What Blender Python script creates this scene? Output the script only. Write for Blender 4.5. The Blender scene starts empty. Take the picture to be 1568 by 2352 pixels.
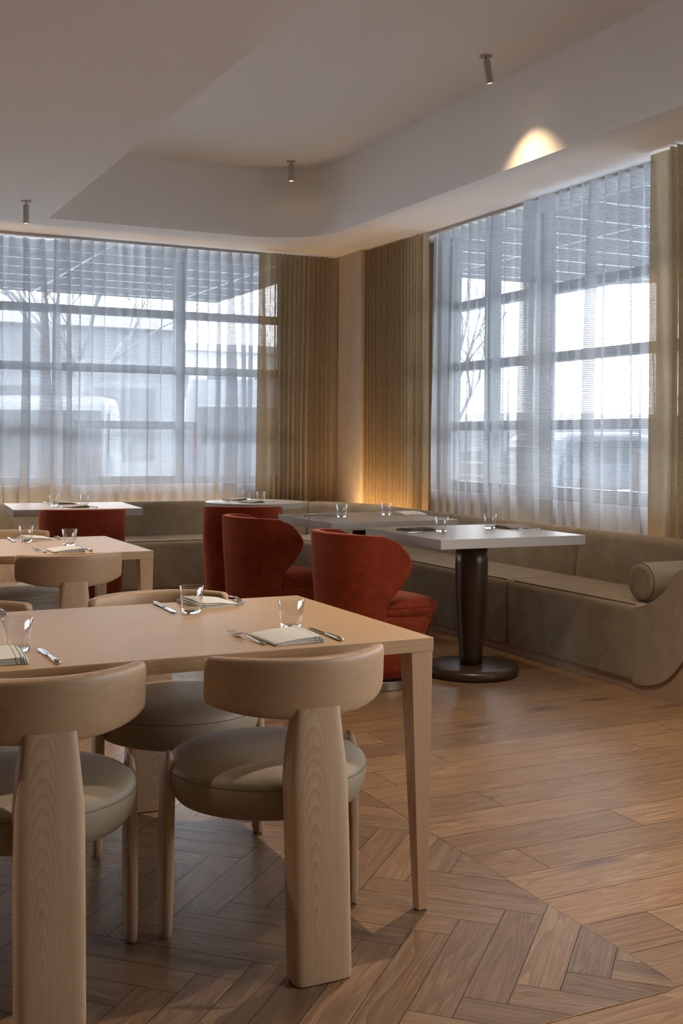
import bpy, bmesh, math, random
from mathutils import Vector, Matrix, noise

random.seed(7)
D = bpy.data
SC = bpy.context.scene
COL = SC.collection
PI = math.pi

# ------------------------------------------------------------------ camera
FOC, YAW, ROLL, CAM_H = 2630.0, math.radians(26.0), math.radians(0.41), 1.285
cam = D.cameras.new('camera')
cam.sensor_fit = 'VERTICAL'
cam.sensor_height = 36.0
cam.lens = 36.0 * FOC / 2352.0
cam.shift_y = -(1176.0 - 1013.5) / 2352.0
cam.clip_start, cam.clip_end = 0.05, 400
cam_o = D.objects.new('camera', cam)
COL.objects.link(cam_o)
_f = Vector((math.sin(YAW), math.cos(YAW), 0)); _r = Vector((math.cos(YAW), -math.sin(YAW), 0)); _u = Vector((0, 0, 1))
_R = _r * math.cos(ROLL) + _u * math.sin(ROLL)
_U = -_r * math.sin(ROLL) + _u * math.cos(ROLL)
m = Matrix.Identity(4)
for i in range(3):
    m[i][0], m[i][1], m[i][2] = _R[i], _U[i], -_f[i]
m[0][3], m[1][3], m[2][3] = 0.0, 0.0, CAM_H
cam_o.matrix_world = m
SC.camera = cam_o

# ------------------------------------------------------------------ exposure, world
SC.view_settings.view_transform = 'Standard'
SC.view_settings.look = 'None'
SC.view_settings.gamma = 1
SC.view_settings.use_curve_mapping = False
SC.view_settings.exposure = 1.1
SC.cycles.use_denoising = True
SC.cycles.max_bounces = 14
SC.cycles.diffuse_bounces = 6
SC.cycles.transmission_bounces = 10
SC.cycles.transparent_max_bounces = 24
SC.cycles.sample_clamp_indirect = 6

SKY = 6.0
WARM = (1.0, 0.86, 0.70)
SPOT_W = 76.0
LED_W = 3.6

world = D.worlds.new('overcast_sky')
SC.world = world
world.use_nodes = True
wn = world.node_tree.nodes
wl = world.node_tree.links
bg = wn['Background']
tc = wn.new('ShaderNodeTexCoord')
sep = wn.new('ShaderNodeSeparateXYZ')
cr = wn.new('ShaderNodeValToRGB')
wl.new(tc.outputs['Generated'], sep.inputs[0])
wl.new(sep.outputs['Z'], cr.inputs[0])
cr.color_ramp.elements[0].color = (0.88, 0.94, 1.0, 1)
cr.color_ramp.elements[1].color = (0.80, 0.88, 1.0, 1)
wl.new(cr.outputs[0], bg.inputs['Color'])
bg.inputs['Strength'].default_value = SKY


# ------------------------------------------------------------------ helpers
def lin(h):
    h = h.lstrip('#')
    out = []
    for k in (0, 2, 4):
        c = int(h[k:k + 2], 16) / 255
        out.append(c / 12.92 if c <= 0.04045 else ((c + 0.055) / 1.055) ** 2.4)
    return (*out, 1)


def link(name, me, parent=None):
    o = D.objects.new(name, me)
    COL.objects.link(o)
    if parent:
        o.parent = parent
    return o


def pymesh(name, verts, faces, mat=None, parent=None, smooth=True):
    me = D.meshes.new(name)
    me.from_pydata([tuple(v) for v in verts], [], faces)
    me.validate()
    bm = bmesh.new(); bm.from_mesh(me)
    bmesh.ops.recalc_face_normals(bm, faces=bm.faces)
    bm.to_mesh(me); bm.free()
    if mat:
        for mm in (mat if isinstance(mat, (list, tuple)) else [mat]):
            me.materials.append(mm)
    if smooth:
        me.polygons.foreach_set('use_smooth', [True] * len(me.polygons))
    return link(name, me, parent)


def bmobj(name, bm, mat, parent=None, smooth=False, angle=None):
    me = D.meshes.new(name)
    bmesh.ops.recalc_face_normals(bm, faces=bm.faces)
    bm.to_mesh(me); bm.free()
    for mm in (mat if isinstance(mat, (list, tuple)) else [mat]):
        me.materials.append(mm)
    if smooth or angle:
        me.polygons.foreach_set('use_smooth', [True] * len(me.polygons))
        me.set_sharp_from_angle(angle=math.radians(angle or 180))
    return link(name, me, parent)


def box(bm, x0, x1, y0, y1, z0, z1, bev=0.0, seg=2):
    r = bmesh.ops.create_cube(bm, size=1)
    vs = r['verts']
    bmesh.ops.scale(bm, verts=vs, vec=(x1 - x0, y1 - y0, z1 - z0))
    bmesh.ops.translate(bm, verts=vs, vec=((x0 + x1) / 2, (y0 + y1) / 2, (z0 + z1) / 2))
    if bev:
        es = {e for v in vs for e in v.link_edges}
        bmesh.ops.bevel(bm, geom=list(es), offset=bev, segments=seg, profile=0.5, affect='EDGES')


def loft(rings, cap=True, closed=True):
    """verts, faces of a surface through rings of equal length"""
    n = len(rings[0])
    v = [p for r in rings for p in r]
    f = []
    for i in range(len(rings) - 1):
        for j in range(n if closed else n - 1):
            k = (j + 1) % n
            f.append((i * n + j, i * n + k, (i + 1) * n + k, (i + 1) * n + j))
    if cap and closed:
        f.append(tuple(range(n))[::-1])
        f.append(tuple((len(rings) - 1) * n + j for j in range(n)))
    return v, f


def lathe(prof, seg=48):
    """closed solid of revolution from (r, z) points; r=0 ends are poles"""
    v, f, idx = [], [], []
    for r, z in prof:
        if r < 1e-6:
            idx.append([len(v)]); v.append((0, 0, z))
        else:
            idx.append(list(range(len(v), len(v) + seg)))
            v += [(r * math.cos(2 * PI * k / seg), r * math.sin(2 * PI * k / seg), z) for k in range(seg)]
    for a, b in zip(idx, idx[1:]):
        for k in range(seg):
            k2 = (k + 1) % seg
            q = [a[k % len(a)], a[k2 % len(a)], b[k2 % len(b)], b[k % len(b)]]
            q2 = []
            for t in q:
                if t not in q2:
                    q2.append(t)
            if len(q2) > 2:
                f.append(tuple(q2))
    return v, f


def tube(pts, rad, seg=8):
    rings = []
    for i, p in enumerate(pts):
        p = Vector(p)
        a = Vector(pts[max(i - 1, 0)]); b = Vector(pts[min(i + 1, len(pts) - 1)])
        t = (b - a).normalized()
        up = Vector((0, 0, 1)) if abs(t.z) < 0.9 else Vector((1, 0, 0))
        s = t.cross(up).normalized(); q = s.cross(t)
        r = rad[i] if isinstance(rad, (list, tuple)) else rad
        rings.append([p + s * r * math.cos(2 * PI * k / seg) + q * r * math.sin(2 * PI * k / seg) for k in range(seg)])
    return loft(rings)


def merge(*vf):
    V, Fc = [], []
    for v, f in vf:
        o = len(V)
        V += list(v); Fc += [tuple(i + o for i in q) for q in f]
    return V, Fc


def prism(bm, pts, axis, a, b, bev=0.0, seg=3):
    """extrude a 2-D outline along an axis; axis 'x': pts are (y,z); 'y': (x,z); 'z': (x,y)"""
    def P(p, t):
        return {'x': (t, p[0], p[1]), 'y': (p[0], t, p[1]), 'z': (p[0], p[1], t)}[axis]
    v0 = [bm.verts.new(P(p, a)) for p in pts]
    v1 = [bm.verts.new(P(p, b)) for p in pts]
    n = len(pts)
    fs = [bm.faces.new(v0[::-1]), bm.faces.new(v1)]
    for i in range(n):
        fs.append(bm.faces.new((v0[i], v0[(i + 1) % n], v1[(i + 1) % n], v1[i])))
    if bev:
        es = [e for f in fs[:2] for e in f.edges]
        bmesh.ops.bevel(bm, geom=es, offset=bev, segments=seg, profile=0.5, affect='EDGES')


def tag(o, label=None, cat=None, group=None, kind=None):
    if label: o['label'] = label
    if cat: o['category'] = cat
    if group: o['group'] = group
    if kind: o['kind'] = kind
    return o


def thing(name, label, cat, loc=(0, 0, 0), rz=0.0, group=None):
    o = D.objects.new(name, None)
    o.empty_display_size = 0.1
    COL.objects.link(o)
    o.location = loc
    o.rotation_euler = (0, 0, rz)
    return tag(o, label, cat, group)


def dup(root, loc, rz, label, group=None):
    def cp(o, parent):
        c = o.copy()
        COL.objects.link(c)
        c.parent = parent
        for ch in list(o.children):
            cp(ch, c)
        return c
    r = cp(root, None)
    r.location = loc
    r.rotation_euler = (0, 0, rz)
    r['label'] = label
    if group: r['group'] = group
    return r


def struct(name, bm, mat, **k):
    return tag(bmobj(name, bm, mat, **k), kind='structure')


# ------------------------------------------------------------------ materials
class N:
    """small node-graph helper"""
    def __init__(self, name):
        self.m = D.materials.new(name)
        self.m.use_nodes = True
        self.t = self.m.node_tree
        self.t.nodes.clear()
        self.out = self.t.nodes.new('ShaderNodeOutputMaterial')

    def n(self, typ, ins=None, **props):
        nd = self.t.nodes.new('ShaderNode' + typ)
        for k, v in props.items():
            setattr(nd, k, v)
        for k, v in (ins or {}).items():
            s = nd.inputs[k]
            if hasattr(v, 'is_output') or isinstance(v, bpy.types.NodeSocket):
                self.t.links.new(v, s)
            else:
                s.default_value = v
        return nd

    def ramp(self, fac, stops):
        r = self.n('ValToRGB', {0: fac})
        el = r.color_ramp.elements
        el[0].position, el[0].color = stops[0]
        el[1].position, el[1].color = stops[-1]
        for p, c in stops[1:-1]:
            e = el.new(p); e.color = c
        return r.outputs[0]

    def mix(self, fac, a, b, mode='MIX'):
        x = self.n('Mix', None, data_type='RGBA', blend_type=mode)
        for s, v in ((x.inputs[0], fac), (x.inputs[6], a), (x.inputs[7], b)):
            if isinstance(v, bpy.types.NodeSocket):
                self.t.links.new(v, s)
            else:
                s.default_value = v
        return x.outputs[2]

    def math(self, op, a, b=0.0, c=0.0):
        x = self.n('Math', {0: a, 1: b, 2: c}, operation=op)
        return x.outputs[0]

    def coord(self, scale=(1, 1, 1), which='Object', loc=(0, 0, 0), rot=(0, 0, 0)):
        t = self.n('TexCoord')
        return self.n('Mapping', {0: t.outputs[which], 'Location': loc, 'Rotation': rot, 'Scale': scale}).outputs[0]

    def pr(self, **k):
        return self.n('BsdfPrincipled', {a.replace('_', ' '): v for a, v in k.items()})

    def done(self, shader):
        self.t.links.new(shader, self.out.inputs[0])
        return self.m


def m_plain(name, col, rough=0.5, metal=0.0, bump=0.0, bscale=200, var=0.0, vscale=6, **k):
    g = N(name)
    c = g.coord()
    colour = col
    if var:
        nz = g.n('Texture' + 'Noise' if False else 'TexNoise', {'Vector': c, 'Scale': vscale, 'Detail': 4.0})
        d = tuple(x * (1 - var) for x in col[:3]) + (1,)
        b = tuple(min(1, x * (1 + var)) for x in col[:3]) + (1,)
        colour = g.ramp(nz.outputs[0], [(0.3, d), (0.7, b)])
    p = g.pr(Base_Color=colour, Roughness=rough, Metallic=metal, **k)
    if bump:
        n2 = g.n('TexNoise', {'Vector': c, 'Scale': bscale, 'Detail': 3.0})
        bp = g.n('Bump', {'Strength': bump, 'Distance': 0.002, 'Height': n2.outputs[0]})
        g.t.links.new(bp.outputs[0], p.inputs['Normal'])
    return g.done(p.outputs[0])


def m_wood(name, light, dark, ring=(9, 9, 1.1), streak=(60, 60, 3), rough=0.5, centre=(0, 0, 0), dist=1.6, wscale=5.0, contrast=0.6, fine=0.35, axis='Z'):
    """growth rings cut by the surface: cathedrals on wide faces, lines on narrow ones"""
    g = N(name)
    c = g.coord(scale=ring, loc=centre)
    oi = g.n('ObjectInfo')
    off = g.n('VectorMath', {0: c, 1: oi.outputs['Random']}, operation='ADD')
    w = g.n('TexWave', {'Vector': off.outputs[0], 'Scale': wscale, 'Distortion': dist, 'Detail': 2.0, 'Detail Scale': 0.8}, wave_type='RINGS', rings_direction=axis, wave_profile='SAW')
    s = g.n('TexNoise', {'Vector': g.coord(scale=streak), 'Scale': 1.0, 'Detail': 5.0, 'Roughness': 0.65})
    a = g.mix(contrast, (0.5, 0.5, 0.5, 1), w.outputs[0])
    b = g.mix(fine, a, s.outputs[0])
    col = g.ramp(b, [(0.2, light), (0.55, tuple((x + y) / 2 for x, y in zip(light, dark))), (0.85, dark)])
    p = g.pr(Base_Color=col, Roughness=rough)
    bp = g.n('Bump', {'Strength': 0.12, 'Distance': 0.001, 'Height': b})
    g.t.links.new(bp.outputs[0], p.inputs['Normal'])
    return g.done(p.outputs[0])


def m_ring(name, light, dark, axis='Z', rot=(0, 0, 0), loc=(0, 0, 0), spacing=.005, rough=0.48, contrast=.6, dist=.9, streak=(60, 60, 3)):
    """flat-sawn board: growth cylinders a few millimetres apart round a slightly tilted log axis"""
    g = N(name)
    c = g.coord(rot=rot, loc=loc)
    oi = g.n('ObjectInfo')
    sh = g.math('MULTIPLY_ADD', oi.outputs['Random'], .03, 0.0)
    wob = g.n('TexNoise', {'Vector': g.coord(scale=tuple(q / 12 for q in streak)), 'Scale': 1.0, 'Detail': 2.0})
    wv = g.n('VectorMath', {0: wob.outputs['Color'], 1: (.012 * dist,) * 3}, operation='MULTIPLY')
    c2 = g.n('VectorMath', {0: c, 1: wv.outputs[0]}, operation='ADD')
    sp = g.n('SeparateXYZ', {0: c2.outputs[0]})
    ax = {'X': ('Y', 'Z'), 'Y': ('X', 'Z'), 'Z': ('X', 'Y')}[axis]
    p, q = sp.outputs[ax[0]], sp.outputs[ax[1]]
    r = g.math('SQRT', g.math('ADD', g.math('MULTIPLY', p, p), g.math('MULTIPLY', q, q)))
    r = g.math('ADD', r, sh)
    fr = g.math('FRACT', g.math('DIVIDE', r, spacing))
    ring = g.math('POWER', fr, 2.2)
    s = g.n('TexNoise', {'Vector': g.coord(scale=streak), 'Scale': 1.0, 'Detail': 5.0, 'Roughness': 0.65})
    big = g.n('TexNoise', {'Vector': g.coord(scale=tuple(q / 8 for q in streak)), 'Scale': 1.0, 'Detail': 2.0})
    a = g.mix(contrast, s.outputs[0], ring)
    a = g.mix(0.18, a, big.outputs[0])
    mid = tuple((x + y) / 2 for x, y in zip(light, dark))
    col = g.ramp(a, [(0.15, light), (0.5, mid), (0.85, dark)])
    pr = g.pr(Base_Color=col, Roughness=rough)
    bp = g.n('Bump', {'Strength': 0.12, 'Distance': 0.0008, 'Height': a})
    g.t.links.new(bp.outputs[0], pr.inputs['Normal'])
    return g.done(pr.outputs[0])


def m_velvet(name, col, hi, scale=7.0, sheen=0.5, var=0.35, rough=0.85):
    g = N(name)
    c = g.coord()
    n1 = g.n('TexNoise', {'Vector': c, 'Scale': scale, 'Detail': 4.0, 'Distortion': 0.6})
    d = tuple(x * (1 - var) for x in col[:3]) + (1,)
    b = tuple(x * (1 + var * 0.7) for x in col[:3]) + (1,)
    colour = g.ramp(n1.outputs[0], [(0.35, d), (0.68, b)])
    p = g.pr(Base_Color=colour, Roughness=rough)
    p.inputs['Sheen Weight'].default_value = sheen
    p.inputs['Sheen Roughness'].default_value = 0.35
    p.inputs['Sheen Tint'].default_value = hi
    p.inputs['Specular IOR Level'].default_value = 0.15
    n2 = g.n('TexNoise', {'Vector': c, 'Scale': 900.0, 'Detail': 1.0})
    bp = g.n('Bump', {'Strength': 0.15, 'Distance': 0.0008, 'Height': n2.outputs[0]})
    g.t.links.new(bp.outputs[0], p.inputs['Normal'])
    return g.done(p.outputs[0])


def m_sheer():
    g = N('sheer_striped_voile')
    geo = g.n('NewGeometry')
    sep = g.n('SeparateXYZ', {0: geo.outputs['Position']})
    z = sep.outputs['Z']
    # irregular horizontal weave stripes, about 9 mm apart
    nz = g.n('TexNoise', {'Vector': g.coord(scale=(.25, .25, 70)), 'Scale': 1.0, 'Detail': 3.0})
    wob = g.math('MULTIPLY_ADD', nz.outputs[0], 1.1, 0.0)
    ph = g.math('MULTIPLY_ADD', z, 2 * PI / 0.0125, wob)
    s = g.math('SINE', ph)
    st = g.math('MULTIPLY_ADD', s, 0.5, 0.5)
    st2 = g.math('POWER', st, 1.6)
    slow = g.n('TexNoise', {'Vector': g.coord(scale=(2, 2, 9)), 'Scale': 1.0, 'Detail': 2.0})
    dens = g.math('MULTIPLY_ADD', st2, 0.38, 0.42)
    dens = g.math('MULTIPLY_ADD', slow.outputs[0], 0.10, dens)
    hem = g.math('LESS_THAN', z, 0.885)
    dens = g.math('MULTIPLY_ADD', hem, 0.22, dens)
    l1 = g.math('COMPARE', z, 0.885, 0.003)
    dens = g.math('MULTIPLY_ADD', l1, 0.25, dens)
    head = g.math('GREATER_THAN', z, 2.90)
    dens = g.math('MULTIPLY_ADD', head, 0.18, dens)
    dens = g.math('MINIMUM', dens, 0.96)
    df = g.n('BsdfDiffuse', {0: (0.52, 0.55, 0.59, 1)})
    tr = g.n('BsdfTranslucent', {0: (0.60, 0.63, 0.67, 1)})
    cl = g.n('MixShader', {0: 0.5, 1: df.outputs[0], 2: tr.outputs[0]})
    tp = g.n('BsdfTransparent', {0: (1, 1, 1, 1)})
    mx = g.n('MixShader', {0: dens, 1: tp.outputs[0], 2: cl.outputs[0]})
    return g.done(mx.outputs[0])


def m_linen(name, col):
    g = N(name)
    wv = g.n('TexNoise', {'Vector': g.coord(scale=(26, 26, 420)), 'Scale': 1.0, 'Detail': 4.0, 'Roughness': 0.7})
    wv2 = g.n('TexNoise', {'Vector': g.coord(scale=(500, 500, 14)), 'Scale': 1.0, 'Detail': 2.0})
    a = g.mix(0.4, wv.outputs[0], wv2.outputs[0])
    d = tuple(x * 0.68 for x in col[:3]) + (1,)
    b = tuple(x * 1.25 for x in col[:3]) + (1,)
    c = g.ramp(a, [(0.3, d), (0.7, b)])
    df = g.n('BsdfDiffuse', {0: c})
    tr = g.n('BsdfTranslucent', {0: c})
    mx = g.n('MixShader', {0: 0.28, 1: df.outputs[0], 2: tr.outputs[0]})
    thr = g.math('GREATER_THAN', a, 0.5)
    hole = g.math('MULTIPLY_ADD', thr, -0.07, 0.09)
    tp = g.n('BsdfTransparent', {0: (1, 1, 1, 1)})
    m2 = g.n('MixShader', {0: hole, 1: mx.outputs[0], 2: tp.outputs[0]})
    return g.done(m2.outputs[0])


def m_glass(name, tint=(0.97, 0.98, 0.98, 1), ior=1.45, gloss=1.0, power=5.0):
    g = N(name)
    lw = g.n('LayerWeight', {'Blend': 0.5})
    f0 = ((ior - 1) / (ior + 1)) ** 2
    fr = g.n('Math', {0: g.math('POWER', lw.outputs['Facing'], power), 1: 1 - f0, 2: f0}, operation='MULTIPLY_ADD')
    gl = g.n('BsdfGlossy', {'Color': (1, 1, 1, 1), 'Roughness': 0.01})
    tp = g.n('BsdfTransparent', {0: tint})
    fac = g.math('MULTIPLY', fr.outputs[0], gloss)
    mx = g.n('MixShader', {0: fac, 1: tp.outputs[0], 2: gl.outputs[0]})
    return g.done(mx.outputs[0])


def m_floor(name, light, mid, dark, rough=0.36):
    """UV: u metres along the plank, v metres across, each plank with its own offset; colour attribute 'tone' per plank"""
    g = N(name)
    uv = g.n('UVMap', None, uv_map='grain').outputs[0]
    tone = g.n('Attribute', None, attribute_name='tone').outputs['Color']
    mp = g.n('Mapping', {0: uv, 'Scale': (.45, 7.5, 1)}).outputs[0]
    big = g.n('TexNoise', {'Vector': mp, 'Scale': 1.5, 'Detail': 3.0, 'Distortion': 0.5})
    ringv = g.math('MULTIPLY', big.outputs[0], 15.0)
    ring = g.math('FRACT', ringv)
    mp2 = g.n('Mapping', {0: uv, 'Scale': (5.0, 130.0, 1)}).outputs[0]
    fine = g.n('TexNoise', {'Vector': mp2, 'Scale': 1.0, 'Detail': 5.0, 'Roughness': 0.65})
    mp3 = g.n('Mapping', {0: uv, 'Scale': (1.3, 6.0, 1)}).outputs[0]
    blot = g.n('TexNoise', {'Vector': mp3, 'Scale': 1.0, 'Detail': 2.0})
    mp4 = g.n('Mapping', {0: uv, 'Scale': (1.25, 4.2, 1)}).outputs[0]
    dis = g.n('TexNoise', {'Vector': uv, 'Scale': 9.0, 'Detail': 3.0})
    vv = g.n('VectorMath', {0: mp4, 1: g.n('VectorMath', {0: dis.outputs['Color'], 1: (0.16, 0.16, 0)}, operation='MULTIPLY').outputs[0]}, operation='ADD')
    knot = g.n('TexVoronoi', {'Vector': vv.outputs[0], 'Scale': 1.0, 'Randomness': 1.0})
    kf = g.ramp(knot.outputs['Distance'], [(0.03, (1, 1, 1, 1)), (0.20, (0, 0, 0, 1))])
    a = g.mix(0.34, fine.outputs[0], ring)
    col = g.ramp(a, [(0.25, light), (0.5, mid), (0.8, dark)])
    col = g.mix(g.math('MULTIPLY', blot.outputs[0], 0.55), col, mid)
    col = g.mix(g.math('MULTIPLY', kf, 0.85), col, lin('#4a3a30'))
    col = g.mix(1.0, col, tone, 'MULTIPLY')
    r = g.math('MULTIPLY_ADD', fine.outputs[0], 0.16, rough - 0.06)
    p = g.pr(Base_Color=col, Roughness=r)
    hgt = g.mix(0.5, fine.outputs[0], ring)
    bp = g.n('Bump', {'Strength': 0.22, 'Distance': 0.0009, 'Height': hgt})
    g.t.links.new(bp.outputs[0], p.inputs['Normal'])
    return g.done(p.outputs[0])


def m_stone(name, base):
    g = N(name)
    c = g.coord()
    v = g.n('TexVoronoi', {'Vector': c, 'Scale': 46.0, 'Randomness': 1.0})
    f = g.ramp(v.outputs['Distance'], [(0.0, (1, 1, 1, 1)), (0.075, (0, 0, 0, 1))])
    f2 = g.math('MULTIPLY', f, g.math('GREATER_THAN', g.n('SeparateColor', {0: v.outputs['Color']}).outputs[0], 0.72))
    nz = g.n('TexNoise', {'Vector': c, 'Scale': 220.0, 'Detail': 2.0})
    col = g.mix(g.math('MULTIPLY', nz.outputs[0], 0.25), base, tuple(x * 0.7 for x in base[:3]) + (1,))
    col = g.mix(g.math('MULTIPLY', f2, 0.75), col, lin('#4d4844'))
    p = g.pr(Base_Color=col, Roughness=0.33)
    return g.done(p.outputs[0])


def m_napkin(name, base, stripe):
    """stripes run along x near one end (object-space y), as woven"""
    g = N(name)
    uv = g.n('UVMap', None, uv_map='cloth').outputs[0]
    s = g.n('SeparateXYZ', {0: uv})
    v = s.outputs['X']
    f = None
    for pos in (0.067, 0.061, 0.055, 0.043):
        e = g.math('COMPARE', v, pos, 0.0013 if pos > 0.05 else 0.0008)
        f = e if f is None else g.math('MAXIMUM', f, e)
    col = g.mix(f, base, stripe)
    p = g.pr(Base_Color=col, Roughness=0.9)
    n2 = g.n('TexNoise', {'Vector': g.coord(), 'Scale': 900.0, 'Detail': 1.0})
    bp = g.n('Bump', {'Strength': 0.25, 'Distance': 0.0006, 'Height': n2.outputs[0]})
    g.t.links.new(bp.outputs[0], p.inputs['Normal'])
    return g.done(p.outputs[0])


def m_emit(name, col, s):
    g = N(name)
    e = g.n('Emission', {0: col, 1: s})
    return g.done(e.outputs[0])


def m_panel(name, base, line, scale):
    """dark boards with pale open joints both ways"""
    g = N(name)
    sp = g.n('SeparateXYZ', {0: g.coord()})
    def joint(v, per, half):
        f = g.math('FRACT', g.math('DIVIDE', v, per))
        return g.math('LESS_THAN', g.math('ABSOLUTE', g.math('SUBTRACT', f, .5)), half / per)
    j = g.math('MAXIMUM', joint(sp.outputs['Y'], .62, .022), joint(sp.outputs['X'], 1.9, .014))
    p = g.pr(Base_Color=g.mix(j, base, line), Roughness=0.6)
    return g.done(p.outputs[0])


M = {}
M['paint'] = m_plain('white_ceiling_paint', lin('#efece8'), 0.85, bump=0.05, bscale=260)
M['plaster'] = m_plain('beige_wall_plaster', lin('#cdbfae'), 0.85, var=0.06, vscale=14, bump=0.15, bscale=180)
M['frame'] = m_plain('grey_window_frame', lin('#92969b'), 0.5)
M['glass'] = m_glass('window_glass')
M['tumbler'] = m_glass('tumbler_glass', tint=(0.975, 0.977, 0.975, 1), ior=1.6, power=2.6)
M['tumbler_base'] = None
g_ = N('tumbler_thick_base'); M['tumbler_base'] = g_.done(g_.n('BsdfGlass', {'Color': (0.98, 0.985, 0.98, 1), 'Roughness': 0.0, 'IOR': 1.45}).outputs[0])
M['sheer'] = m_sheer()
M['linen'] = m_linen('brown_linen', lin('#b3a082'))
M['oak'] = m_ring('light_oak_table', lin('#c8a47a'), lin('#b48c64'), 'X', (0, math.radians(1.2), math.radians(1.5)), (0, .55, -.62), .009, 0.4, .35, 1.2, (2.5, 80, 80))
M['ash_back'] = m_ring('ash_backrest', lin('#c29f7a'), lin('#93704f'), 'X', (0, math.radians(2.5), 0), (0, .27, -.55), .0042, 0.45, .48, 1.0, (4, 80, 80))
M['ash_leg'] = m_ring('ash_plank_leg', lin('#cbab88'), lin('#a58160'), 'Z', (math.radians(-3.3), 0, 0), (.012, .356, 0), .0056, 0.48, .38, 1.8, (75, 75, 3))
M['walnut'] = m_wood('dark_walnut', lin('#57412b'), lin('#2d2116'), ring=(11, 11, 0.9), streak=(70, 70, 3), rough=0.3, contrast=0.5)
M['leather'] = m_plain('taupe_leather', lin('#97866f'), 0.55, bump=0.12, bscale=420)
M['thread'] = m_plain('seam_thread', lin('#6e6152'), 0.8)
M['velvet'] = m_velvet('rust_velvet', lin('#86341a'), lin('#ff9068'), var=0.15, sheen=0.8, scale=17)
M['taupe'] = m_velvet('taupe_velvet', lin('#a09079'), lin('#d8ccbc'), var=0.12, sheen=0.35, scale=9)
M['taupe_pipe'] = m_plain('taupe_piping', lin('#5e5040'), 0.85)
M['panelwood'] = m_ring('pale_panel_wood', lin('#b79a80'), lin('#94785f'), 'Z', (math.radians(2), 0, 0), (0, 1.0, 0), .004, 0.55, .4, .6, (120, 120, 2))
M['steel'] = m_plain('polished_steel', lin('#cfcdc9'), 0.16, 1.0)
M['brushed'] = m_plain('brushed_steel', lin('#a59a88'), 0.35, 1.0)
M['brass'] = m_plain('brass_inlay', lin('#b79a63'), 0.35, 1.0)
M['black'] = m_plain('black_rubber', lin('#17140f'), 0.8)
M['stone'] = m_stone('pale_speckled_top', lin('#b7ada2'))
M['napkin'] = m_napkin('cream_striped_cotton', lin('#e2dbcf'), lin('#5a584e'))
M['napkin_dark'] = m_napkin('grey_taupe_cotton', lin('#a3988c'), lin('#4c4a42'))
M['white_metal'] = m_plain('white_lamp_metal', lin('#b9b2aa'), 0.45)
M['lens'] = m_emit('lit_lamp_lens', (1.0, 0.80, 0.52, 1), 18.0)
M['led'] = m_emit('lit_led_strip', (1.0, 0.62, 0.28, 1), 6.0)
M['floor'] = m_floor('oak_plank_floor', lin('#a78766'), lin('#8a6949'), lin('#624531'))
M['herring'] = m_floor('oak_herringbone_floor', lin('#9c8064'), lin('#81644a'), lin('#5c4433'), rough=0.27)
M['gap'] = m_plain('floor_joint', lin('#2c1d12'), 0.9)
M['canopy'] = m_panel('dark_canopy_soffit', lin('#3f4045'), lin('#d5d8de'), 1.0)
M['asphalt'] = m_plain('pale_asphalt', lin('#b4b6b8'), 0.9, var=0.1, vscale=0.6)
M['facade'] = m_plain('grey_facade', lin('#5f6266'), 0.8, var=0.1, vscale=0.4)
M['facade_light'] = m_plain('pale_facade', lin('#9a9b9c'), 0.8, var=0.1, vscale=0.3)
M['roof'] = m_plain('mauve_roof', lin('#77707a'), 0.8)
M['darkglass'] = m_plain('dark_pane', lin('#2f343a'), 0.15)
M['car'] = m_plain('grey_car_paint', lin('#4a4f56'), 0.35)
M['car_white'] = m_plain('white_car_paint', lin('#8f9296'), 0.35)
M['redlamp'] = m_plain('tail_lamp', lin('#54494a'), 0.3)
M['bark'] = m_plain('grey_bark', lin('#6a6a6d'), 0.9)
M['fence'] = m_plain('grey_slat', lin('#6a6664'), 0.7)
M['green'] = m_plain('muted_foliage', lin('#7c8c70'), 0.9, var=0.3, vscale=5)

# ------------------------------------------------------------------ setting: room dimensions
SOF, TOP = 3.05, 3.65          # lower ceiling, tray ceiling
TX0, TX1, TY1 = 1.895, 4.20, 9.25   # tray edges
XW, YW = 5.20, 10.28           # glass planes
XL, YF = -5.0, -4.0            # far left wall, wall behind the camera


# --- floor: real boards laid out one by one
def quad_uv(P, L, Wd, off):
    return [(off[0], off[1]), (off[0] + L, off[1]), (off[0] + L, off[1] + Wd), (off[0], off[1] + Wd)]


def boards(name, polys, mat, z):
    """polys: list of (points2d, uvs, tone)"""
    me = D.meshes.new(name)
    V, Fc, UV, T = [], [], [], []
    for pts, uvs, tone in polys:
        o = len(V)
        V += [(p[0], p[1], z) for p in pts]
        Fc.append(tuple(range(o, o + len(pts))))
        UV += uvs
        T += [tone] * len(pts)
    me.from_pydata(V, [], Fc)
    me.color_attributes.new('tone', 'FLOAT_COLOR', 'CORNER')
    me.uv_layers.new(name='grain')
    li = [l.vertex_index for l in me.loops]
    me.uv_layers['grain'].data.foreach_set('uv', [c for i in li for c in UV[i]])
    me.color_attributes['tone'].data.foreach_set('color', [c for i in li for c in T[i]])
    me.materials.append(mat)
    return tag(link(name, me), kind='structure')


def clip(poly, uvs, region):
    """Sutherland-Hodgman against a convex counter-clockwise region, carrying uv"""
    P = [(*a, *b) for a, b in zip(poly, uvs)]
    n = len(region)
    for i in range(n):
        ax, ay = region[i]; bx, by = region[(i + 1) % n]
        def side(p):
            return (bx - ax) * (p[1] - ay) - (by - ay) * (p[0] - ax)
        out = []
        for j in range(len(P)):
            a, b = P[j], P[(j + 1) % len(P)]
            sa, sb = side(a), side(b)
            if sa >= 0:
                out.append(a)
            if (sa > 0 > sb) or (sa < 0 < sb):
                t = sa / (sa - sb)
                out.append(tuple(x + (y - x) * t for x, y in zip(a, b)))
        P = out
        if len(P) < 3:
            return None, None
    return [p[:2] for p in P], [p[2:] for p in P]


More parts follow.
